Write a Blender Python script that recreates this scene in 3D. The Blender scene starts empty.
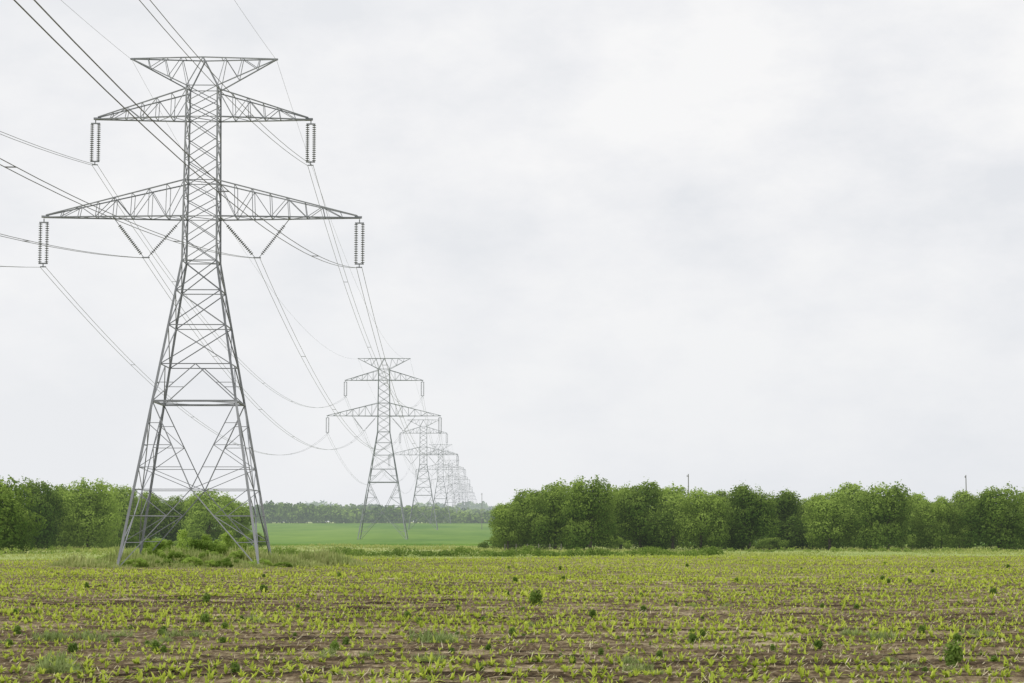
import bpy, math, random
import numpy as np
from mathutils import Vector, Matrix

random.seed(7); rng = np.random.default_rng(7)
scene = bpy.context.scene
COL = scene.collection
F = 2000.0; CH = 3.46; TH = math.atan(184.5/2000.0)
st, ct = math.sin(TH), math.cos(TH)

# ------------------------------------------------------------------ camera
cam = bpy.data.cameras.new("camera"); cam.lens = 36*F/1024; cam.sensor_width = 36
cam.clip_start = 0.5; cam.clip_end = 30000
camo = bpy.data.objects.new("camera", cam); COL.objects.link(camo)
camo.location = (0, 0, CH); camo.rotation_euler = (math.radians(90)+TH, 0, 0)
scene.camera = camo
scene.view_settings.view_transform = 'Standard'; scene.view_settings.look = 'None'
scene.view_settings.exposure = 0

def zat(py, D):
    y = (341.5-py)/F
    return CH + D*(st+y*ct)/(ct-y*st)
def xat(px, D): return (px-512)/F*D
def terrain(Y):
    return float(np.interp(Y, [0, 480, 774, 1100, 1500, 3500, 16000], [0, 0, 1.6, 4.6, 6.5, 10, 10]))

# ------------------------------------------------------------------ nodes helpers
def new_mat(name):
    m = bpy.data.materials.new(name); m.use_nodes = True
    m.cycles.emission_sampling = 'NONE'
    nt = m.node_tree; nt.nodes.clear()
    return m, nt, nt.nodes, nt.links
def math_node(nt, op, a, b=None, c=None, clamp=False):
    n = nt.nodes.new('ShaderNodeMath'); n.operation = op; n.use_clamp = clamp
    for i, v in enumerate((a, b, c)):
        if v is None: continue
        if isinstance(v, (int, float)): n.inputs[i].default_value = v
        else: nt.links.new(v, n.inputs[i])
    return n.outputs[0]
def mixc(nt, fac, a, b, mode='MIX'):
    n = nt.nodes.new('ShaderNodeMix'); n.data_type = 'RGBA'; n.blend_type = mode
    for s, v in ((n.inputs[0], fac), (n.inputs[6], a), (n.inputs[7], b)):
        if isinstance(v, (int, float)): s.default_value = v
        elif isinstance(v, tuple): s.default_value = (*v, 1)
        else: nt.links.new(v, s)
    return n.outputs[2]
def noise(nt, vec, scale, detail=4, rough=.55):
    n = nt.nodes.new('ShaderNodeTexNoise'); n.inputs['Scale'].default_value = scale
    n.inputs['Detail'].default_value = detail; n.inputs['Roughness'].default_value = rough
    nt.links.new(vec, n.inputs['Vector']); return n.outputs['Fac']
def ramp(nt, fac, stops):
    n = nt.nodes.new('ShaderNodeValToRGB'); nt.links.new(fac, n.inputs[0])
    e = n.color_ramp.elements
    while len(e) < len(stops): e.new(.5)
    for i, (p, c) in enumerate(stops):
        e[i].position = p; e[i].color = (*c, 1) if isinstance(c, tuple) else (c, c, c, 1)
    return n.outputs[0]
def scaled(nt, vec, s):
    n = nt.nodes.new('ShaderNodeVectorMath'); n.operation = 'MULTIPLY'
    nt.links.new(vec, n.inputs[0]); n.inputs[1].default_value = s; return n.outputs[0]
PAINTED_HAZE = (.66, .71, .77)
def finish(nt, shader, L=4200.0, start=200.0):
    """aerial haze painted into the material as emission, stronger with distance (world Y)"""
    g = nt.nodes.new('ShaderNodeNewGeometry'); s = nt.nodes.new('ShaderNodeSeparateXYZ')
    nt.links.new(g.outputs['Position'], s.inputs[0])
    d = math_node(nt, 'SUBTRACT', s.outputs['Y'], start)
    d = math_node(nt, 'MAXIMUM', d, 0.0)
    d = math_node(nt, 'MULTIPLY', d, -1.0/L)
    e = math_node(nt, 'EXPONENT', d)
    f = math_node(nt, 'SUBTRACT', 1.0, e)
    em = nt.nodes.new('ShaderNodeEmission'); em.inputs[0].default_value = (*PAINTED_HAZE, 1)  # haze colour glows from the surface itself, standing in for hazy air
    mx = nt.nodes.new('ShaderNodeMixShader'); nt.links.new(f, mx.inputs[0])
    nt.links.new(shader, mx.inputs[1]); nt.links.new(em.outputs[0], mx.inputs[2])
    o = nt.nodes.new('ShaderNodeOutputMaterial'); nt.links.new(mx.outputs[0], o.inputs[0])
def principled(nt, col, rough=.8, metal=0.0, spec=.3):
    p = nt.nodes.new('ShaderNodeBsdfPrincipled')
    if isinstance(col, tuple): p.inputs['Base Color'].default_value = (*col, 1)
    else: nt.links.new(col, p.inputs['Base Color'])
    p.inputs['Roughness'].default_value = rough; p.inputs['Metallic'].default_value = metal
    p.inputs['Specular IOR Level'].default_value = spec
    return p
def pos(nt):
    return nt.nodes.new('ShaderNodeNewGeometry').outputs['Position']

def simple_mat(name, c1, c2, rough=.6, metal=0.0, scale=1.5, L=4200.):
    m, nt, N, K = new_mat(name)
    f = noise(nt, pos(nt), scale, 3)
    c = mixc(nt, ramp(nt, f, [(.35, 0.), (.65, 1.)]), c1, c2)
    p = principled(nt, c, rough, metal); finish(nt, p.outputs[0], L); return m
def steel_mat():
    m, nt, N, K = new_mat("galvanised_steel")
    g = N.new('ShaderNodeNewGeometry')
    f = noise(nt, g.outputs['Position'], .8, 3)
    t = math_node(nt, 'MULTIPLY_ADD', g.outputs['Random Per Island'], .9, math_node(nt, 'MULTIPLY_ADD', f, .8, -.35), clamp=True)
    c = mixc(nt, t, (.16, .172, .195), (.37, .385, .42))
    p = principled(nt, c, .6, 0, .3); finish(nt, p.outputs[0], 14000.); return m
def leaf_mat(name, cdark, clight, ctrans, tr=.35, nscale=.25, objrand=.5, amp=1.2, L=4200.):
    m, nt, N, K = new_mat(name)
    at = N.new('ShaderNodeAttribute'); at.attribute_name = 'tint'
    f = noise(nt, pos(nt), nscale, 1)
    f = math_node(nt, 'MULTIPLY_ADD', f, amp, -amp/2)
    t = math_node(nt, 'ADD', at.outputs['Fac'], f)
    oi = N.new('ShaderNodeObjectInfo')
    r = math_node(nt, 'MULTIPLY_ADD', oi.outputs['Random'], objrand, -objrand/2)
    t = math_node(nt, 'ADD', t, r, clamp=True)
    c = mixc(nt, t, cdark, clight)
    p = N.new('ShaderNodeBsdfDiffuse'); K.new(c, p.inputs[0])
    tn = N.new('ShaderNodeBsdfTranslucent'); K.new(mixc(nt, .5, c, ctrans), tn.inputs[0])
    mx = N.new('ShaderNodeMixShader'); mx.inputs[0].default_value = tr
    K.new(p.outputs[0], mx.inputs[1]); K.new(tn.outputs[0], mx.inputs[2])
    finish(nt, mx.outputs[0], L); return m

M_steel = steel_mat()
M_wire = simple_mat("aluminium_conductor", (.19, .195, .205), (.25, .255, .265), .5, .2, .5, 6000.)
M_ins = simple_mat("porcelain_insulator", (.13, .135, .145), (.20, .205, .215), .35, 0, 3)
M_conc = simple_mat("concrete", (.28, .27, .25), (.38, .37, .34), .9, 0, 4)
M_bark = simple_mat("bark", (.08, .07, .055), (.16, .14, .11), .9, 0, 3)
M_wood = simple_mat("weathered_wood", (.17, .155, .14), (.25, .23, .21), .9, 0, 3)
M_straw = simple_mat("straw", (.42, .375, .22), (.64, .58, .40), .9, 0, 3)
M_tree = leaf_mat("tree_foliage", (.065, .12, .025), (.34, .455, .10), (.38, .54, .08), .36, .12, .75, .7)
M_far = leaf_mat("far_foliage", (.06, .12, .025), (.25, .36, .07), (.1, .16, .03), .1, .02, 0, 1.4, 4200)
M_corn = leaf_mat("corn_leaf", (.32, .42, .05), (.64, .71, .14), (.62, .76, .09), .38, .08, .3, .8)
M_grass = leaf_mat("meadow_grass", (.27, .36, .08), (.60, .62, .23), (.48, .54, .14), .3, .05, 0)
M_dry = leaf_mat("tall_pale_grass", (.26, .36, .10), (.60, .62, .28), (.5, .54, .2), .3, .3, 0)
M_weed = leaf_mat("weed_leaf", (.09, .16, .035), (.24, .35, .08), (.30, .44, .08), .35, .8, .5)
M_bush = leaf_mat("bush_leaf", (.13, .22, .045), (.46, .60, .15), (.48, .66, .12), .42, .5, 1.2)
M_hedge = leaf_mat("verge_leaf", (.16, .245, .05), (.36, .46, .10), (.32, .42, .08), .3, .15, .3)
M_line = leaf_mat("hedge_leaf", (.09, .155, .037), (.26, .36, .08), (.30, .42, .08), .3, .15, .3)
M_tuft = leaf_mat("tuft_grass", (.21, .29, .10), (.42, .49, .20), (.36, .44, .15), .3, .3, .4)

# ------------------------------------------------------------------ mesh helpers
def np_mesh(name, V, Q, mat, tint=None):
    V = np.asarray(V, np.float32); Q = np.asarray(Q, np.int32)
    me = bpy.data.meshes.new(name)
    me.vertices.add(len(V)); me.vertices.foreach_set('co', V.ravel())
    k = Q.shape[1]
    me.loops.add(Q.size); me.loops.foreach_set('vertex_index', Q.ravel())
    me.polygons.add(len(Q))
    me.polygons.foreach_set('loop_start', np.arange(0, Q.size, k, dtype=np.int32))
    me.polygons.foreach_set('loop_total', np.full(len(Q), k, np.int32))
    me.update(calc_edges=True)
    if tint is not None:
        a = me.attributes.new('tint', 'FLOAT', 'POINT'); a.data.foreach_set('value', np.asarray(tint, np.float32))
    me.materials.append(mat)
    return me
def obj(name, data, parent=None, loc=(0, 0, 0), **props):
    o = bpy.data.objects.new(name, data); COL.objects.link(o); o.location = loc
    if parent: o.parent = parent
    for k, v in props.items(): o[k] = v
    return o

class Geo:
    def __init__(s): s.v = []; s.f = []; s.m = []
    def strut(s, p, q, w, w2=None, mi=0):
        p, q = Vector(p), Vector(q); d = q-p
        if d.length < 1e-4: return
        d.normalize()
        up = Vector((0, 0, 1)) if abs(d.z) < .9 else Vector((0, 1, 0))
        a = d.cross(up).normalized(); b = d.cross(a).normalized()
        w2 = w if w2 is None else w2; i = len(s.v)
        for pt, ww in ((p, w), (q, w2)):
            for sa, sb in ((-1, -1), (1, -1), (1, 1), (-1, 1)):
                s.v.append(pt+a*sa*ww/2+b*sb*ww/2)
        for k in range(4):
            s.f.append((i+k, i+(k+1) % 4, i+4+(k+1) % 4, i+4+k)); s.m.append(mi)
        s.f.append((i+3, i+2, i+1, i)); s.f.append((i+4, i+5, i+6, i+7)); s.m += [mi, mi]
    def tube(s, pts, rad, n=8, mi=0):
        i0 = len(s.v); m = len(pts)
        for j, (p, r) in enumerate(zip(pts, rad)):
            p = Vector(p); a = Vector(pts[max(j-1, 0)]); b = Vector(pts[min(j+1, m-1)])
            d = (b-a).normalized(); up = Vector((0, 0, 1)) if abs(d.z) < .9 else Vector((1, 0, 0))
            u = d.cross(up).normalized(); v = d.cross(u).normalized()
            for k in range(n):
                t = 2*math.pi*k/n; s.v.append(p+u*math.cos(t)*r+v*math.sin(t)*r)
        for j in range(m-1):
            for k in range(n):
                a = i0+j*n+k; b = i0+j*n+(k+1) % n
                s.f.append((a, b, b+n, a+n)); s.m.append(mi)
        s.f.append(tuple(i0+k for k in range(n))[::-1]); s.m.append(mi)
        s.f.append(tuple(i0+(m-1)*n+k for k in range(n))); s.m.append(mi)
    def mesh(s, name, *mats):
        me = bpy.data.meshes.new(name); me.from_pydata([tuple(v) for v in s.v], [], s.f); me.update()
        for m in mats: me.materials.append(m)
        if len(mats) > 1: me.polygons.foreach_set('material_index', s.m)
        return me

# ------------------------------------------------------------------ world and sun
w = bpy.data.worlds.new("World"); scene.world = w; w.use_nodes = True
nt = w.node_tree; nt.nodes.clear()
SUN_EL, SUN_AZ = math.radians(58), math.radians(-115)
sky = nt.nodes.new('ShaderNodeTexSky'); sky.sky_type = 'NISHITA'; sky.sun_disc = False
sky.sun_elevation = SUN_EL; sky.sun_rotation = SUN_AZ; sky.dust_density = 3
skc = scaled(nt, sky.outputs[0], (.09, .09, .09))
tc = nt.nodes.new('ShaderNodeTexCoord')
v1 = scaled(nt, tc.outputs['Generated'], (1.0, 1.0, 1.9))
n1 = noise(nt, v1, 5.0, 2, .5); n2 = noise(nt, v1, 16.0, 5, .6)
nn = math_node(nt, 'MULTIPLY_ADD', n2, .42, math_node(nt, 'MULTIPLY', n1, .58))
cl = ramp(nt, nn, [(.38, (.80, .817, .85)), (.49, (.885, .89, .91)), (.59, (.955, .953, .955))])
sp = nt.nodes.new('ShaderNodeSeparateXYZ'); nt.links.new(tc.outputs['Generated'], sp.inputs[0])
low = ramp(nt, sp.outputs['Z'], [(0.0, 1.), (.17, 0.)])
low = math_node(nt, 'MULTIPLY', low, .66)
cl2 = mixc(nt, low, cl, (.81, .835, .872))
gx = math_node(nt, 'MULTIPLY_ADD', sp.outputs['X'], -1.8, .2, clamp=True)
cl2 = mixc(nt, math_node(nt, 'MULTIPLY', gx, .5), cl2, (.95, .95, .958))
fin = mixc(nt, .97, skc, cl2)
bg = nt.nodes.new('ShaderNodeBackground'); nt.links.new(fin, bg.inputs[0]); bg.inputs[1].default_value = 1.0
wo = nt.nodes.new('ShaderNodeOutputWorld'); nt.links.new(bg.outputs[0], wo.inputs[0])
sl = bpy.data.lights.new("sun", 'SUN'); sl.energy = 1.5; sl.angle = math.radians(14); sl.color = (1, .95, .85)
so = bpy.data.objects.new("sun", sl); COL.objects.link(so)
sd = Vector((math.sin(SUN_AZ)*math.cos(SUN_EL), math.cos(SUN_AZ)*math.cos(SUN_EL), math.sin(SUN_EL)))
so.rotation_euler = sd.to_track_quat('Z', 'Y').to_euler(); so.location = sd*200

# ------------------------------------------------------------------ ground
def ground_mat():
    m, nt, N, K = new_mat("meadow_ground")
    P = pos(nt)
    a = noise(nt, scaled(nt, P, (.5, 1.2, 1)), .06, 6, .6); b = noise(nt, P, 1.2, 4)
    t = math_node(nt, 'MULTIPLY_ADD', b, .4, math_node(nt, 'MULTIPLY', a, .7), clamp=True)
    c = ramp(nt, t, [(.35, (.17, .26, .06)), (.55, (.31, .38, .12)), (.72, (.46, .45, .21))])
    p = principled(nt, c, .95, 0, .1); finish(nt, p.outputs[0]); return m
me = bpy.data.meshes.new("ground")
S = 12000; gyv = [-400, 480, 774, 1100, 1500, 3500, 16000]
me.from_pydata([(sx*S, y_, terrain(y_)) for y_ in gyv for sx in (-1, 1)], [],
               [(2*k, 2*k+1, 2*k+3, 2*k+2) for k in range(len(gyv)-1)])
me.materials.append(ground_mat()); obj("ground", me, kind="structure")

def field_mat():
    m, nt, N, K = new_mat("ploughed_soil")
    P = pos(nt)
    a = noise(nt, scaled(nt, P, (.05, 1.0, 1)), 1.7, 6, .65)
    b = noise(nt, P, 6.0, 5, .7); g = noise(nt, scaled(nt, P, (.30, 1, 1)), .10, 4)
    t = math_node(nt, 'MULTIPLY_ADD', b, .40, math_node(nt, 'MULTIPLY', a, .60))
    c = ramp(nt, t, [(.42, (.040, .028, .016)), (.49, (.11, .080, .046)), (.56, (.23, .182, .11)), (.65, (.50, .43, .285))])
    s = N.new('ShaderNodeSeparateXYZ'); K.new(P, s.inputs[0])
    gf = math_node(nt, 'MULTIPLY_ADD', s.outputs['Y'], 1/150., -.6, clamp=True)
    gf = math_node(nt, 'MULTIPLY', gf, math_node(nt, 'MULTIPLY_ADD', g, 1.8, -.4, clamp=True))
    c = mixc(nt, gf, c, (.35, .37, .13))
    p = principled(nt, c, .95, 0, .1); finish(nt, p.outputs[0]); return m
ROW = 1.6
def far_edge(x):
    return 210 + 3*np.sin(x*.035+1) + 1.5*np.sin(x*.21) + 0.25*x
def rowoff(x): return .25*np.sin(x*.045)+.06*np.sin(x*.19+1)
def soil_h(x, y):
    r = .06*np.cos(2*np.pi*(y-41-rowoff(x))/ROW)
    n = .022*np.sin(x*1.9+y*2.3)+.02*np.sin(x*3.7-y*1.7+2)+.02*np.sin(x*.8+y*5.1)
    return r + n + .08
ny, nx = 1050, 260
ys = np.linspace(0, 1, ny)[:, None]; xs = np.linspace(-1, 1, nx)[None, :]
X = xs*82 + 0*ys
Ye = far_edge(X)
Y = 34 + ys*(Ye-34)
Z = soil_h(X, Y) + rng.normal(0, .026, X.shape)
edge = np.clip((Ye-Y)/1.5, 0, 1)*np.clip((Y-34)/1.0, 0, 1)*np.clip((82-np.abs(X))/1.5, 0, 1)
Z = np.maximum(Z, 0)*edge + .004
V = np.stack([X, Y, Z], -1).reshape(-1, 3)
i = np.arange(ny*nx).reshape(ny, nx)
Q = np.stack([i[:-1, :-1], i[:-1, 1:], i[1:, 1:], i[1:, :-1]], -1).reshape(-1, 4)
obj("crop_field", np_mesh("crop_field", V, Q, field_mat()), kind="structure")

def green_mat():
    m, nt, N, K = new_mat("green_crop")
    P = pos(nt)
    a = noise(nt, scaled(nt, P, (.5, .10, 1)), .05, 5, .65); b = noise(nt, P, .8, 4)
    t = math_node(nt, 'MULTIPLY_ADD', b, .2, math_node(nt, 'MULTIPLY', a, .8))
    c = ramp(nt, t, [(.38, (.09, .19, .033)), (.62, (.19, .30, .06))])
    p = principled(nt, c, .9, 0, .1); finish(nt, p.outputs[0], 6000); return m
me = bpy.data.meshes.new("green_field")
rowsY = [352, 480, 774, 1110]
hw = [(-170, 170), (-220, 220), (-330, 260), (-520, 320)]
vv = []
for y_, (a_, b_) in zip(rowsY, hw): vv += [(a_, y_, terrain(y_)+.35), (b_, y_, terrain(y_)+.35)]
vv += [(-170, 351.6, 0), (170, 351.6, 0)]
me.from_pydata(vv, [], [(0, 1, 3, 2), (2, 3, 5, 4), (4, 5, 7, 6), (8, 9, 1, 0)])
me.materials.append(green_mat()); obj("green_field", me, kind="structure")

# ------------------------------------------------------------------ leaf strips (vectorised)
def strips(base, az, a, b, c, d, wd, seg=3):
    n = len(base); t = np.linspace(0, 1, seg+1)
    prof = {3: np.array([.55, 1, .75, .06]), 2: np.array([.7, 1, .06])}[seg]
    A = np.stack([np.cos(az), np.sin(az), 0*az], -1); Pp = np.stack([-np.sin(az), np.cos(az), 0*az], -1)
    C = base[:, None, :] + A[:, None, :]*(a[:, None]*t+b[:, None]*t*t)[..., None]
    C[..., 2] += c[:, None]*t - d[:, None]*t*t
    W = Pp[:, None, :]*(wd[:, None]*prof/2)[..., None]
    V = np.stack([C-W, C+W], 2).reshape(n, -1, 3)
    q = np.array([[2*k, 2*k+1, 2*k+3, 2*k+2] for k in range(seg)])
    Q = (np.arange(n)*(2*(seg+1)))[:, None, None]+q[None]
    return V.reshape(-1, 3), Q.reshape(-1, 4), 2*(seg+1)
def plants(P, size, nl, length, rise, width, seg=3, upright=.0):
    n = len(P); base = np.repeat(P, nl, 0); s = np.repeat(size, nl)
    az = rng.uniform(0, 2*np.pi, n*nl)
    u = rng.uniform(.65, 1.1, n*nl)
    up = rng.uniform(0, 1, n*nl)*(1-upright)
    L = length*s*u*(.35+.65*up); c = rise*s*u*(1.9-.5*up); d = rise*s*u*(.3+1.0*up)*(1-upright*.7)
    V, Q, k = strips(base, az, L*.5, L*.5, c, d, width*s*rng.uniform(.7, 1.2, n*nl), seg)
    tint = np.repeat(np.clip(rng.normal(.5, .22, n*nl)+0, 0, 1), k)
    return V, Q, tint

# ------------------------------------------------------------------ corn
pts = []
y = 41
def band(x, y): return np.sin(y*1.45+np.sin(x*.05)*1.2)*.4+np.sin(y*.47+1+np.sin(x*.03)*1.5)*.45+.5*np.sin(x*.17+y*.3)
while y < 232:
    half_ = .262*y+3
    sp_ = .19 if y < 100 else (.23 if y < 150 else .28)
    n = int(2*half_/sp_)
    x = np.linspace(-half_, half_, n)+rng.normal(0, .05, n)
    rowv = rng.normal(0, .35)
    keep = (rng.random(n) > .18) & (band(x, y)+rng.normal(0, .7, n)+rowv > -1.0)
    x = x[keep]; yv = y+rowoff(x)+rng.normal(0, .05, len(x))
    ok = yv < far_edge(x)-1
    ok &= ~(((x+26.3)/12)**2+((yv-166)/10)**2 < 1)
    pts.append(np.stack([x[ok], yv[ok]], -1)); y += ROW
pts = np.concatenate(pts)
P3 = np.concatenate([pts, (soil_h(pts[:, 0], pts[:, 1])-.01)[:, None]], 1)
inview = np.abs(P3[:, 0]) < .252*P3[:, 1]
order = np.argsort(np.where(inview & (P3[:, 1] > 44.2), P3[:, 1], 1e6)); near = order[:300]
mask = np.ones(len(P3), bool); mask[near] = False
rest = P3[mask]; sz = rng.uniform(.5, 1.15, len(rest))*(.95+.2*np.sin(rest[:, 0]*.09+rest[:, 1]*.21))
nr = rest[:, 1] < 95
V1, Q1, T1 = plants(rest[nr], sz[nr], 7, .26, .165, .060)
V2, Q2, T2 = plants(rest[~nr], sz[~nr]*1.08, 5, .28, .165, .085, 2)
V = np.concatenate([V1, V2]); Q = np.concatenate([Q1, Q2+len(V1)]); T = np.concatenate([T1, T2])
obj("corn_crop", np_mesh("corn_crop", V, Q, M_corn, T), kind="stuff",
    label="rows of bright green young corn in brown soil", category="crop")
variants = []
for k in range(8):
    V, Q, T = plants(np.zeros((1, 3)), np.ones(1), 8, .27, .17, .060)
    variants.append(np_mesh("corn_seedling", V, Q, M_corn, T))
for k in near:
    o = obj("corn_seedling", variants[random.randrange(8)], loc=tuple(P3[k]),
            label="bright green corn seedling with arching leaves in brown soil", category="corn plant",
            group="corn seedlings planted in rows")
    o.rotation_euler[2] = random.uniform(0, 6.28); s = random.uniform(.65, 1.25); o.scale = (s, s, s)

n = 15000
Yp = 42+ (rng.random(n)**.85)*170; Xp = rng.uniform(-1, 1, n)*(.265*Yp+2)
cl_ = np.sin(Xp*.21+3)*np.sin(Yp*.17+1)+rng.normal(0, .5, n) > .2
Xp, Yp = Xp[cl_], Yp[cl_]; okk = Yp < far_edge(Xp)-1; Xp, Yp = Xp[okk], Yp[okk]
Pw = np.stack([Xp, Yp, soil_h(Xp, Yp)-.02], -1)
V, Q, T = plants(Pw, rng.uniform(.4, 1.3, len(Pw)), 7, .16, .10, .05, 2)
obj("small_weeds", np_mesh("small_weeds", V, Q, M_hedge, T), kind="stuff",
    label="low green weeds scattered between the corn rows", category="weeds")
n = 120000
Yp = 40+(rng.random(n)**1.1)*160; Xp = rng.uniform(-1, 1, n)*(.265*Yp+2)
kk = -band(Xp, Yp)*.6+rng.normal(0, .9, n) > 0
Xp, Yp = Xp[kk], Yp[kk]; n = len(Xp)
Pw = np.stack([Xp, Yp, soil_h(Xp, Yp)+.012+rng.random(n)*.05], -1)
az = rng.normal(0, .9, n); ln = rng.uniform(.06, .32, n); wd = rng.uniform(.008, .030, n)
V, Q, k = strips(Pw, az, ln, 0*ln, rng.normal(.02, .07, n), 0*ln, wd, 2)
obj("straw_residue", np_mesh("straw_residue", V, Q, M_straw, np.repeat(rng.random(n), k)), kind="stuff",
    label="pale dry stalk residue lying on the soil", category="straw")

# ------------------------------------------------------------------ meadow grass beyond the field
n = 36000
Yp = 190+(rng.random(n)**1.1)*166; Xp = rng.uniform(-1, 1, n)*(.27*Yp+3)
ok = Yp > far_edge(Xp)-2; Xp, Yp = Xp[ok], Yp[ok]
hgt = .7+.4*np.sin(Xp*.11+Yp*.05)+.4*np.sin(Xp*.37)*np.sin(Yp*.13)+rng.normal(0, .2, len(Xp))
V, Q, T = plants(np.stack([Xp, Yp, 0*Xp-.02], -1), rng.uniform(.6, 1.2, len(Xp))*np.clip(hgt, .3, 1.6)*.85, 5, .4, .27, .09, 2, .4)
obj("meadow_grass", np_mesh("meadow_grass", V, Q, M_grass, T), kind="stuff",
    label="tall yellow green grass along the field edge", category="grass")

n = 9500
a = rng.uniform(0, 2*np.pi, n); r = np.sqrt(rng.random(n))
Xp = -25.2+r*np.cos(a)*15; Yp = 166.5+r*np.sin(a)*11.5
hh = np.clip(.45+.14*(Yp-158), .4, 2.3)*(.75+.45*np.sin(Xp*1.1+Yp*.7))*np.clip((1.05-r)*3, .3, 1)
V, Q, T = plants(np.stack([Xp, Yp, 0*Xp+.02], -1), rng.uniform(.5, 1.3, n)*hh, 7, .26, .34, .05, 3, .5)
obj("tower_grass", np_mesh("tower_grass", V, Q, M_dry, T), kind="stuff",
    label="unmown tall grass growing beneath the pylon", category="grass")

# ------------------------------------------------------------------ foliage clumps
def clump_leaves(cent, rad, per, size, flat=1.0, bias=.12, ksd=.15):
    K = len(cent)
    cnt = np.maximum(8, (per*(rad/rad.mean())**2)).astype(int); n = int(cnt.sum())
    d = rng.normal(size=(n, 3)); d /= np.linalg.norm(d, axis=1)[:, None]
    d[:, 2] = np.where(d[:, 2] < -.75, -d[:, 2], d[:, 2])
    C = np.repeat(cent, cnt, 0); R = np.repeat(rad, cnt)
    q = rng.uniform(.75, 1.04, n)+np.where(rng.random(n) < .10, .2, 0)
    bump = 1+.12*np.sin(d[:, 0]*7+C[:, 0]*3)+.12*np.sin(d[:, 1]*6+C[:, 2]*2)+.10*np.sin(d[:, 2]*8+C[:, 1])
    p = C + d*(R*q*bump)[:, None]*np.array([1, 1, flat])
    nrm = d*1.1+rng.normal(0, .5, (n, 3)); nrm /= np.linalg.norm(nrm, axis=1)[:, None]
    u = np.cross(nrm, rng.normal(size=(n, 3))); u /= np.linalg.norm(u, axis=1)[:, None]
    v = np.cross(nrm, u); s = (size*rng.uniform(.5, 1.2, n))[:, None]
    V = np.stack([p-u*s, p-v*s*.65, p+u*s, p+v*s*.65], 1).reshape(-1, 3)
    Q = np.arange(4*n).reshape(-1, 4)
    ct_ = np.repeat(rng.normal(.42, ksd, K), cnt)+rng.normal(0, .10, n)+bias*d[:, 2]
    return V, Q, np.repeat(ct_, 4)
def make_tree(R, H, K, total, size, rmin, rmax, mat=None, foot=0.):
    g = Geo(); lean = random.uniform(-.3, .3); q_ = H/10
    top = Vector((lean*q_, random.uniform(-.3, .3)*q_, H*.55))
    g.tube([(0, 0, -.1), (0, 0, .25*q_), (lean*.3*q_, 0, H*.2), tuple(top*.7), tuple(top)], [.36*q_, .25*q_, .2*q_, .13*q_, .05*q_])
    cent = []; rad = []
    lob = [(random.uniform(0, 6.28), random.uniform(.10, .35)) for _ in range(3)]
    for k in range(K):
        rr = random.uniform(rmin, rmax)
        z = rr*.7+foot*H+(k/K+random.uniform(-.5, .5)/K)*(H*(1-foot)-rr*1.75)
        t = z/(H-rr*.6)
        env = R*(1-abs(max(0, t-.45)/.60)**2.2)**.5 if t < 1.03 else R*.15
        env *= 1-.75*max(0, .36-t)
        a = random.uniform(0, 2*math.pi)
        env *= 1+sum(m_*math.cos((i_+1)*(a-p_)) for i_, (p_, m_) in enumerate(lob))*.45
        q = random.random()**.35
        e_ = max(env-rr*.7, .1)
        cent.append((math.cos(a)*q*e_, math.sin(a)*q*e_, z)); rad.append(rr)
        if k % 4 == 0 and z > H*.3:
            b0 = Vector((lean*.3*q_, 0, H*.2)).lerp(top, random.random()*.8); c = Vector(cent[-1])
            g.tube([tuple(b0), tuple(b0.lerp(c, .55)), tuple(c)], [.1*q_, .06*q_, .02*q_], 5)
    for _ in range(3):
        cent.append((random.uniform(-.4, .4)*R, random.uniform(-.3, .3)*R, H-rmax*random.uniform(.7, 1.2))); rad.append(rmax*.8)
    cent = np.array(cent); rad = np.array(rad)
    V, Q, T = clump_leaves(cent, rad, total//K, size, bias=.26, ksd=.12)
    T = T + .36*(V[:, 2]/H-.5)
    V[V[:, 2] < .03, 2] = .03
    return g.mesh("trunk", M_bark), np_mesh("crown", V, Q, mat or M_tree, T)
TV = [(make_tree(r_, 9.2, k_, 14000, .185, .9, 1.9, None, f_), r_, 9.2) for r_, k_, f_ in
      ((4.2, 36, 0), (4.5, 40, 0), (5.0, 46, .02), (5.2, 50, 0), (3.6, 32, .04), (4.8, 44, 0), (3.3, 28, .02), (5.5, 54, 0), (6.3, 64, 0), (4.0, 36, .05))]
BV = [(make_tree(r_, 3.9, 20, 5200, .14, .6, 1.1), r_, 3.9) for r_ in (2.4, 2.9, 3.4)]
SV = [(make_tree(r_, 2.2, 16, 3600, .085, .22, .48, M_bush), r_, 2.2) for r_ in (1.1, 1.5, 1.9)]
SP = [(make_tree(r_, 3.6, 15, 2100, .085, .22, .45, M_bush), r_, 3.6) for r_ in (.8, 1.1)]
def place_tree(px, D, top, wpx, vs, label, name="tree", k_=1.10):
    x = xat(px, D); Ht = zat(top, D); Rt = wpx/2*D/F*k_
    (tm, cm), R0, H0 = min(vs, key=lambda v: abs(v[1]/v[2]-Rt/Ht)+random.random()*.16)
    e = obj(name, None, loc=(x, D, 0), label=label, category={"tree": "tree", "bush": "bush", "sapling": "young tree"}[name],
            group="trees and bushes along the field boundary")
    e.empty_display_size = .5; e.rotation_euler[2] = random.uniform(0, 6.28)
    e.scale = (Rt/R0, Rt/R0, Ht/H0)
    obj("trunk", tm, e); obj("crown", cm, e)
TL = "dense green broadleaf tree at the field edge"; BL = "leafy green bush below the boundary trees"
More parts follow.
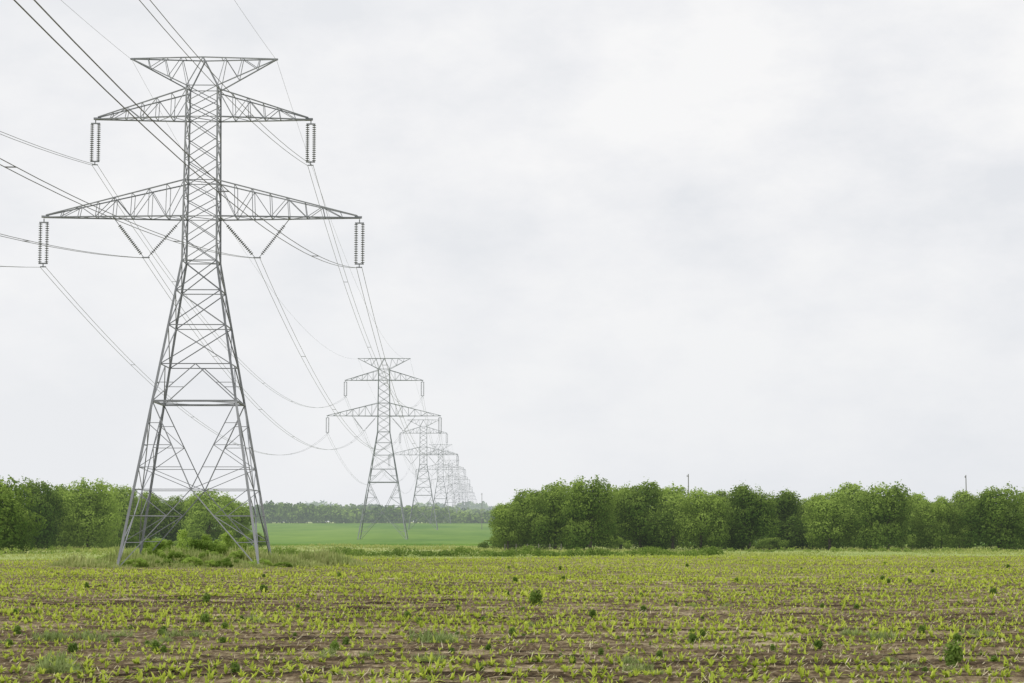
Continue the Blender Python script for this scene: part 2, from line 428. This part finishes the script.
right = [(508, 286, 502, 38), (528, 298, 491, 50), (555, 286, 482, 66), (590, 280, 478, 66), (620, 306, 488, 42), (640, 288, 482, 58),
 (672, 304, 486, 56), (700, 286, 490, 56), (724, 308, 492, 40), (748, 288, 485, 54), (780, 300, 491, 56), (805, 310, 498, 38),
 (828, 290, 492, 52), (852, 308, 485, 46), (886, 286, 484, 68), (917, 310, 495, 38), (939, 288, 498, 52),
 (968, 306, 491, 50), (997, 284, 487, 62), (1029, 304, 488, 50), (1058, 294, 488, 56), (1090, 300, 486, 54)]
left = [(-48, 262, 478, 90), (-2, 256, 476, 80), (36, 294, 480, 54), (61, 330, 487, 40), (90, 300, 480, 68), (120, 336, 487, 44),
 (148, 345, 493, 54), (180, 349, 497, 52), (210, 335, 491, 60), (236, 342, 501, 36)]
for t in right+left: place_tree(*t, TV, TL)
for k in range(11):
    place_tree(545+k*50+random.uniform(-12, 12), 336+random.uniform(-6, 12), 503+random.uniform(-4, 5), random.uniform(46, 62), TV, TL)
for k in range(5):
    place_tree(10+k*42+random.uniform(-8, 8), 362, 505+random.uniform(-4, 5), random.uniform(50, 62), TV, TL)
for px in (504, 570, 612, 660, 716, 765, 808, 868, 915, 960, 1012):
    place_tree(px+random.uniform(-6, 6), 294+random.uniform(-2, 7), random.uniform(526, 538), random.uniform(26, 40), BV, BL, "bush")
for px in (48, 72, 108, 130, 160, 192, 228, 252):
    place_tree(px+random.uniform(-6, 6), 306+random.uniform(-16, 10), random.uniform(526, 540), random.uniform(24, 38), BV, BL, "bush")
for px, D, top, wp in ((133, 174, 550, 28), (152, 171, 548, 28), (176, 168, 551, 28), (201, 174, 540, 30), (222, 176, 541, 34),
                       (238, 171, 551, 28), (253, 180, 545, 30), (276, 170, 556, 28), (114, 178, 554, 28), (160, 180, 541, 28), (296, 176, 558, 24), (212, 168, 551, 28),
                       (140, 162, 558, 22), (193, 162, 557, 24), (230, 162, 558, 24), (262, 162, 559, 24), (106, 163, 561, 18), (168, 162, 559, 22), (246, 163, 561, 20), (130, 164, 560, 20),
                       (284, 162, 562, 20), (182, 178, 546, 28), (212, 163, 560, 20)):
    place_tree(px, D, top, wp, SV, "light green weedy bush growing under the pylon", "bush", 1.2)
for px, D, top, wp in ((184, 176, 529, 17), (208, 180, 534, 16), (150, 176, 538, 14), (243, 176, 537, 14), (228, 178, 531, 15), (170, 178, 540, 14)):
    place_tree(px, D, top, wp, SP, "slender light green sapling growing under the pylon", "sapling", 1.2)

def verge(name, x0, x1, D, h, n, label, mat=M_hedge, thr=-1.0, dd=1.2):
    K = n; c = np.stack([rng.uniform(x0, x1, K), D+rng.normal(0, dd, K), rng.uniform(.1, h*.75, K)], -1)
    keep = np.sin(c[:, 0]*.4)+np.sin(c[:, 0]*1.3+1)+rng.normal(0, .6, K) > thr; c = c[keep]; K = len(c)
    c[:, 2] *= .7+.4*np.sin(c[:, 0]*.9)
    V, Q, T = clump_leaves(c, rng.uniform(.2, .5, K)*h, 22, .11)
    V[:, 2] = np.maximum(V[:, 2], .03)
    obj(name, np_mesh(name, V, Q, mat, T), kind="stuff", label=label, category="plants")
verge("verge_plants", -36, 24, 229, 1.0, 1000, "low green weeds in a line along the field edge", M_line, -2.4)
verge("verge_plants.001", 22, 80, 268, .6, 260, "low green plants in front of the tree row")
verge("verge_plants.002", -75, -34, 255, .9, 220, "low green plants in front of the tree row", M_hedge, -.6, 14)

# ------------------------------------------------------------------ weeds in the field (individual)
def weed_mesh(kind):
    if kind == 0:
        c = np.array([(random.uniform(-.13, .13), random.uniform(-.13, .13), .06+.42*random.random()) for _ in range(20)])
        V, Q, T = clump_leaves(c, np.full(20, .14), 30, .05); V[:, 2] = np.maximum(V[:, 2], 0)
        return np_mesh("weed_plant", V, Q, M_weed, T)
    V, Q, T = plants(np.concatenate([rng.normal(0, .16, (34, 2)), np.zeros((34, 1))], 1), rng.uniform(.5, 1.1, 34), 6, .34, .26, .022, 3, .35)
    return np_mesh("grass_tuft", V, Q, M_tuft, T)
WM = [weed_mesh(0) for _ in range(4)]; GM = [weed_mesh(1) for _ in range(3)]
def gy(py):
    y_ = (341.5-py)/F; return -CH*(ct-y_*st)/(st+y_*ct)
weeds = [(209, 606, 11), (265, 595, 9), (535, 608, 15), (948, 671, 24), (208, 627, 11), (408, 622, 9), (515, 585, 7), (990, 597, 7),
 (165, 640, 8), (640, 600, 6), (735, 585, 6), (820, 612, 7), (600, 660, 9), (340, 580, 6), (90, 590, 6), (880, 583, 6), (700, 640, 8), (440, 598, 6),
 (1005, 570, 5), (930, 575, 5), (560, 572, 5), (300, 612, 6), (20, 618, 7), (770, 655, 8), (480, 676, 10)]
for _ in range(75):
    py = random.uniform(566, 680); weeds.append((random.uniform(10, 1014), py, random.uniform(.45, 1.0)*(3.5+(py-560)*.09)))
for px, py, hp in weeds:
    D = gy(py); s = hp*D/F/.55
    o = obj("weed_plant", random.choice(WM), loc=(xat(px, D), D, .06), label="dark green leafy weed among the corn", category="weed",
            group="weeds growing in the corn field")
    o.scale = (s*random.uniform(.7, 1.2), s*.9, s); o.rotation_euler[2] = random.uniform(0, 6)
tufts = [(46, 678, 24), (47, 645, 15), (175, 645, 16), (110, 645, 13), (440, 645, 16), (430, 665, 14), (850, 640, 11), (640, 676, 14), (330, 660, 11), (980, 640, 11), (560, 630, 9),
         (720, 612, 8), (260, 625, 9), (900, 672, 12)]
for px, py, hp in tufts:
    D = gy(py)
    for j in range(4):
        s = hp*D/F/.40*random.uniform(.5, 1)
        o = obj("grass_tuft", random.choice(GM), loc=(xat(px, D)+random.gauss(0, .35), D+random.gauss(0, 1.2), .06),
                label="grey green grass tuft among the corn", category="grass tuft", group="grass tufts in the corn field")
        o.scale = (s*1.2, s*1.2, s); o.rotation_euler[2] = random.uniform(0, 6)

# ------------------------------------------------------------------ far woods
def wood(name, D, x0, x1, hmin, hmax, n, size, label, dd):
    c = np.stack([rng.uniform(x0, x1, n), D+rng.uniform(-dd, dd, n), np.zeros(n)], -1)
    env = hmin+(hmax-hmin)*(.5+.25*np.sin(c[:, 0]*.031+D)+.2*np.sin(c[:, 0]*.087)+.15*np.sin(c[:, 0]*.31+2)*np.sin(c[:, 0]*.11))
    zt_ = terrain(D)
    c[:, 2] = env*np.sqrt(rng.random(n))+zt_-1
    V, Q, T = clump_leaves(c, rng.uniform(1.3, 3.2, n)*hmax/12, 14, size, ksd=.25)
    V[:, 2] = np.maximum(V[:, 2], zt_-1)
    obj(name, np_mesh(name, V, Q, M_far, T), kind="stuff", label=label, category="woodland")
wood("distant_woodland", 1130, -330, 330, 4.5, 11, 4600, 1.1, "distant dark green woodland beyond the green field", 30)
wood("middle_woodland", 1500, -450, 450, 7, 12, 4200, 1.5, "distant hazy green woodland behind the nearer one", 40)
wood("hazy_woodland", 2800, -900, 900, 14, 26, 4500, 2.6, "hazy blue green woodland on the horizon", 60)

# ------------------------------------------------------------------ pylon
D1 = 166.4; PX = D1/F
def Zp(py): return zat(py, D1)
LV = [(568, 68.5), (262, 17.2), (88, 15.5)]
def half(py):
    for (a, ha), (b, hb) in zip(LV[:-1], LV[1:]):
        if py >= b:
            za, zb, z = Zp(a), Zp(b), Zp(py); return (ha+(hb-ha)*(z-za)/(zb-za))*PX
    return LV[-1][1]*PX
def corners(py):
    h, z = half(py), Zp(py)
    dp = h*.88      # the base is slightly narrower along the line
    return [Vector((-h, -dp, z)), Vector((h, -dp, z)), Vector((h, dp, z)), Vector((-h, dp, z))]
WB, WS = .074, .052
def zig(g, a0, a1, b0, b1, n, w):
    for k in range(n):
        pa, pb = a0.lerp(a1, k/n), b0.lerp(b1, k/n); qa, qb = a0.lerp(a1, (k+1)/n), b0.lerp(b1, (k+1)/n)
        if k: g.strut(pa, pb, w)
        if k % 2: g.strut(pa, qb, w)
        else: g.strut(pb, qa, w)
g = Geo()
base, wa, tp = corners(568), corners(262), corners(88)
r403, r490 = corners(403), corners(490)
for k in range(4):
    g.strut(base[k], r403[k], .20, .18); g.strut(r403[k], wa[k], .18, .155); g.strut(wa[k], tp[k], .15, .12)
lev = [403, 366, 327, 292, 262, 240, 218, 200, 182, 161, 140, 119, 104, 88]
for a, b in zip(lev[:-1], lev[1:]):
    A, B = corners(a), corners(b)
    for k in range(4):
        j = (k+1) % 4; w_ = WB if a > 262 else WS+.008
        if a == 403:
            m = (B[k]+B[j])/2
            g.strut(A[k], m, w_); g.strut(A[j], m, w_)
            g.strut((A[k]+m)/2, B[k].lerp(A[k], .5), WS); g.strut((A[j]+m)/2, B[j].lerp(A[j], .5), WS)
        else:
            g.strut(A[k], B[j], w_); g.strut(A[j], B[k], w_)
        if b in (366, 327, 292, 262, 218, 182, 119, 88): g.strut(B[k], B[j], w_)
    if b in (262, 218, 182, 119): g.strut(B[0], B[2], WS)
for k in range(4):
    j = (k+1) % 4
    g.strut(r403[k], r403[j], .16); m = (r490[k]+r490[j])/2
    g.strut(r490[k], r490[j], .06)
    for s_, o_ in ((k, j), (j, k)):
        g.strut(r403[s_], m, .075); g.strut(base[s_], m, .075)
        zig(g, r403[s_], r490[s_], r403[s_], m, 4, WS)
        zig(g, base[s_], r490[s_], base[s_], m, 3, WS)
    m2 = (r403[k]+r403[j])/2; jn = (j+1) % 4
    g.strut(m2, (r403[j]+r403[jn])/2, WS)
body_me = g.mesh("lattice_body", M_steel)

def crossarm(zb, zt, tipx, pyb, pyt, n, tipz, name):
    g = Geo()
    for s in (-1, 1):
        hb, ht = half(pyb), half(pyt)
        tip = Vector((s*tipx, 0, tipz)); ch = {}
        for sy in (-1, 1):
            B0 = Vector((s*hb, sy*hb*.88, zb)); T0 = Vector((s*ht, sy*ht*.88, zt))
            tb = tip+Vector((0, sy*.14, -.05)); tt = tip+Vector((-s*.25, sy*.14, .12))
            g.strut(B0, tb, .11, .095); g.strut(T0, tt, .10, .085)
            ch[sy] = (B0, tb, T0, tt)
            for k in range(n):
                f0, f1 = k/n, (k+1)/n
                b0, b1, t0, t1 = B0.lerp(tb, f0), B0.lerp(tb, f1), T0.lerp(tt, f0), T0.lerp(tt, f1)
                if k: g.strut(b0, t0, WS)
                if k < n-1:
                    if k % 2: g.strut(b0, t1, WS)
                    else: g.strut(t0, b1, WS)
        for k in range(1, n):
            f0 = k/n
            a, b = ch[-1][0].lerp(ch[-1][1], f0), ch[1][0].lerp(ch[1][1], f0)
            g.strut(a, b, WS)
            p1, p0 = ch[1][0].lerp(ch[1][1], (k-1)/n), ch[-1][0].lerp(ch[-1][1], (k-1)/n)
            g.strut(a, p1, WS*.8) if k % 2 else g.strut(b, p0, WS*.8)
            if k % 2:
                a, b = ch[-1][2].lerp(ch[-1][3], f0), ch[1][2].lerp(ch[1][3], f0); g.strut(a, b, WS*.8)
        g.strut(tip+Vector((-s*.5, 0, 0)), tip+Vector((s*.12, 0, 0)), .18)
    return g.mesh(name, M_steel)
up_me = crossarm(Zp(119), Zp(91), 109.5*PX, 119, 91, 6, Zp(119), "upper_crossarm")
lo_me = crossarm(Zp(218), Zp(182), 160*PX, 218, 182, 8, Zp(217), "lower_crossarm")
g = Geo(); zt, zb = Zp(59), Zp(88); hb = half(88); n = 3
for s in (-1, 1):
    tip = Vector((s*74*PX, 0, zt))
    for sy in (-1, 1):
        T0 = Vector((0, sy*.75, zt)); B0 = Vector((s*hb, sy*hb*.88, zb)); te = tip+Vector((0, sy*.08, 0))
        g.strut(T0, te, .09); g.strut(B0, te, .09); g.strut(B0, T0, .09)
        Ts = T0.lerp(te, .30)
        for k in range(n):
            f0, f1 = k/n, (k+1)/n
            b0, b1 = B0.lerp(te, f0), B0.lerp(te, f1); t0 = Ts.lerp(te, f0)
            g.strut(b0, t0, WS)
            if k < n-1: g.strut(t0, b1, WS)
    for k in range(1, 4):
        f = k/4
        a = Vector((0, -.75, zt)).lerp(tip, f); b = Vector((0, .75, zt)).lerp(tip, f); g.strut(a, b, WS*.8)
    g.strut(tip+Vector((-s*.3, 0, 0)), tip+Vector((s*.08, 0, -.02)), .14)
g.strut((0, -.75, zt), (0, .75, zt), WB)
top_me = g.mesh("earth_wire_arm", M_steel)

def discs(g, p, q, n, r, mi=0):
    p, q = Vector(p), Vector(q); pts, rad = [], []
    for k in range(n):
        for f, rr in ((0, .03), (.26, .045), (.40, r), (.62, r), (.70, .04), (.98, .03)):
            pts.append(p.lerp(q, (k+f)/n)); rad.append(rr)
    g.tube(pts, rad, 8, mi)
def suspension(L):
    g = Geo(); wd = .28
    g.strut((0, 0, 0), (0, 0, -.3), .08, mi=1); g.strut((-wd-.1, 0, -.32), (wd+.1, 0, -.32), .10, mi=1)
    for s in (-1, 1): discs(g, (s*wd, 0, -.36), (s*wd, 0, -L+.32), 18, .16)
    g.strut((-wd-.1, 0, -L+.28), (wd+.1, 0, -L+.28), .10, mi=1); g.strut((0, 0, -L+.25), (0, 0, -L), .08, mi=1)
    g.strut((-.25, 0, -L), (.25, 0, -L), .08, mi=1)
    return g.mesh("insulator_string", M_ins, M_steel)
Lup = Zp(120)-Zp(165); Llo = Zp(219)-Zp(267)
sus_up, sus_lo = suspension(Lup), suspension(Llo)
zc = Zp(218); zv = Zp(257)
def vstring(s):
    g = Geo(); bot = Vector((s*56*PX, 0, zv))
    for ax in (88, 20):
        a = Vector((s*ax*PX, 0, zc-.1)); b = bot+Vector((s*(.2 if ax == 88 else -.2), 0, 0))
        a1 = a.lerp(b, .16); b1 = a.lerp(b, .93)
        g.strut(a, a1, .06, mi=1); discs(g, a1, b1, 18, .15); g.strut(b1, b, .05, mi=1)
        hy = 1.25*(1-(ax*PX-1.4)/(160*PX-1.4))
        g.strut((a.x, -hy, zc-.03), (a.x, hy, zc-.03), .08, mi=1)
    g.strut(bot+Vector((-.32, 0, -.05)), bot+Vector((.32, 0, -.05)), .10, mi=1)
    return g.mesh("insulator_string", M_ins, M_steel)
vL, vR = vstring(-1), vstring(1)
h0 = half(568)
gf = Geo(); gf.tube([(0, 0, -.3), (0, 0, .25)], [.40, .34], 12); foot_me = gf.mesh("footing", M_conc)
SL = -.01355; SPAN = 304.0; TX0 = -26.05
lineang = math.atan2(1, SL)-math.pi/2
def build_tower(k):
    Y = D1+SPAN*k; Xc = TX0+SL*SPAN*k
    e = obj("transmission_tower", None, loc=(Xc, Y, terrain(Y)),
            label="grey steel lattice pylon with two crossarms standing in weeds" if k == 0 else "grey steel lattice pylon in line beyond a green field",
            category="pylon", group="pylons along the power line")
    e.rotation_euler[2] = lineang
    obj("lattice_body", body_me, e); obj("lower_crossarm", lo_me, e); obj("upper_crossarm", up_me, e)
    obj("earth_wire_arm", top_me, e)
    for s in (-1, 1):
        obj("insulator_string", sus_up, e, (s*109*PX, 0, Zp(120)))
        obj("insulator_string", sus_lo, e, (s*159*PX, 0, Zp(219)))
    obj("insulator_string", vL, e); obj("insulator_string", vR, e)
    if k < 2:
        for sx in (-1, 1):
            for sy in (-1, 1): obj("footing", foot_me, e, (sx*h0, sy*h0*.88, 0))
NT = 9
for k in range(NT): build_tower(k)

# ------------------------------------------------------------------ conductors
def cable(off, z, sag, bundle, name, label, r):
    g = Geo(); ca, sa = math.cos(lineang), math.sin(lineang)
    def P(k, t, bo):
        Y = SPAN*(k+t); sg = sag*(1.04 if k == -1 else 1)
        t0, t1 = terrain(max(0, D1+SPAN*k)), terrain(D1+SPAN*(k+1))
        return (TX0+SL*Y+(off+bo)*ca, D1+Y+(off+bo)*sa, z+t0+(t1-t0)*t-4*sg*t*(1-t))
    for bo in bundle:
        pts = []
        for k in range(-1, NT-1):
            ns = 44 if k < 1 else 16
            for i in range(ns): pts.append(P(k, i/ns, bo))
        pts.append(P(NT-2, 1., bo))
        g.tube(pts, [r]*len(pts), 6)
    if len(bundle) > 1:
        for k in range(-1, 2):
            for j in range(1, 7): g.strut(P(k, j/7, bundle[0]), P(k, j/7, bundle[1]), .045)
    obj(name, g.mesh(name, M_wire), label=label, category="power cable", group="power cables strung between the pylons")
for s in (-1, 1):
    cable(s*109*PX, Zp(165.5), 9.3, (-.23, .23), "power_cable", "twin grey overhead conductor hanging from the upper crossarm", .019)
    cable(s*159*PX, Zp(267.5), 9.6, (-.23, .23), "power_cable", "twin grey overhead conductor hanging from the lower crossarm", .019)
    cable(s*56*PX, Zp(258), 9.4, (-.23, .23), "power_cable", "twin grey overhead conductor on a V shaped insulator pair", .019)
    cable(s*73.5*PX, Zp(60), 6.8, (0,), "earth_wire", "thin grey earth wire running over the pylon tops", .011)

# ------------------------------------------------------------------ utility poles, fence
def pole(px, D, top):
    H = zat(top, D); g = Geo(); g.tube([(0, 0, -.3), (0, 0, H)], [.14, .09], 10); pm = g.mesh("pole", M_wood)
    g = Geo(); g.strut((-.7, .13, H-.5), (.7, .13, H-.5), .09)
    for q in (-.6, 0, .6): g.tube([(q, .13, H-.45), (q, .13, H-.25)], [.04, .04], 6)
    cm = g.mesh("crossbar", M_wood)
    e = obj("utility_pole", None, loc=(xat(px, D), D, 0), label="thin weathered wooden utility pole behind the trees", category="utility pole",
            group="utility poles behind the trees")
    obj("pole", pm, e); obj("crossbar", cm, e); e.rotation_euler[2] = 1.2
pole(688, 420, 474); pole(965, 420, 475); pole(482, 800, 493)

e = obj("fence", None, loc=(xat(505, 271), 268, 0), label="low wire fence with weathered posts at the tree edge", category="fence")
g = Geo(); g.tube([(0, 0, -.2), (0, 0, 1.1)], [.06, .05], 8); pm = g.mesh("post", M_wood)
for k in range(6): obj("post", pm, e, (k*1.5, -.02*k, 0))
g = Geo()
for z in (.3, .65, .95): g.strut((0, -.07, z), (7.5, -.17, z), .012)
obj("fence_wire", g.mesh("fence_wire", M_wood), e)
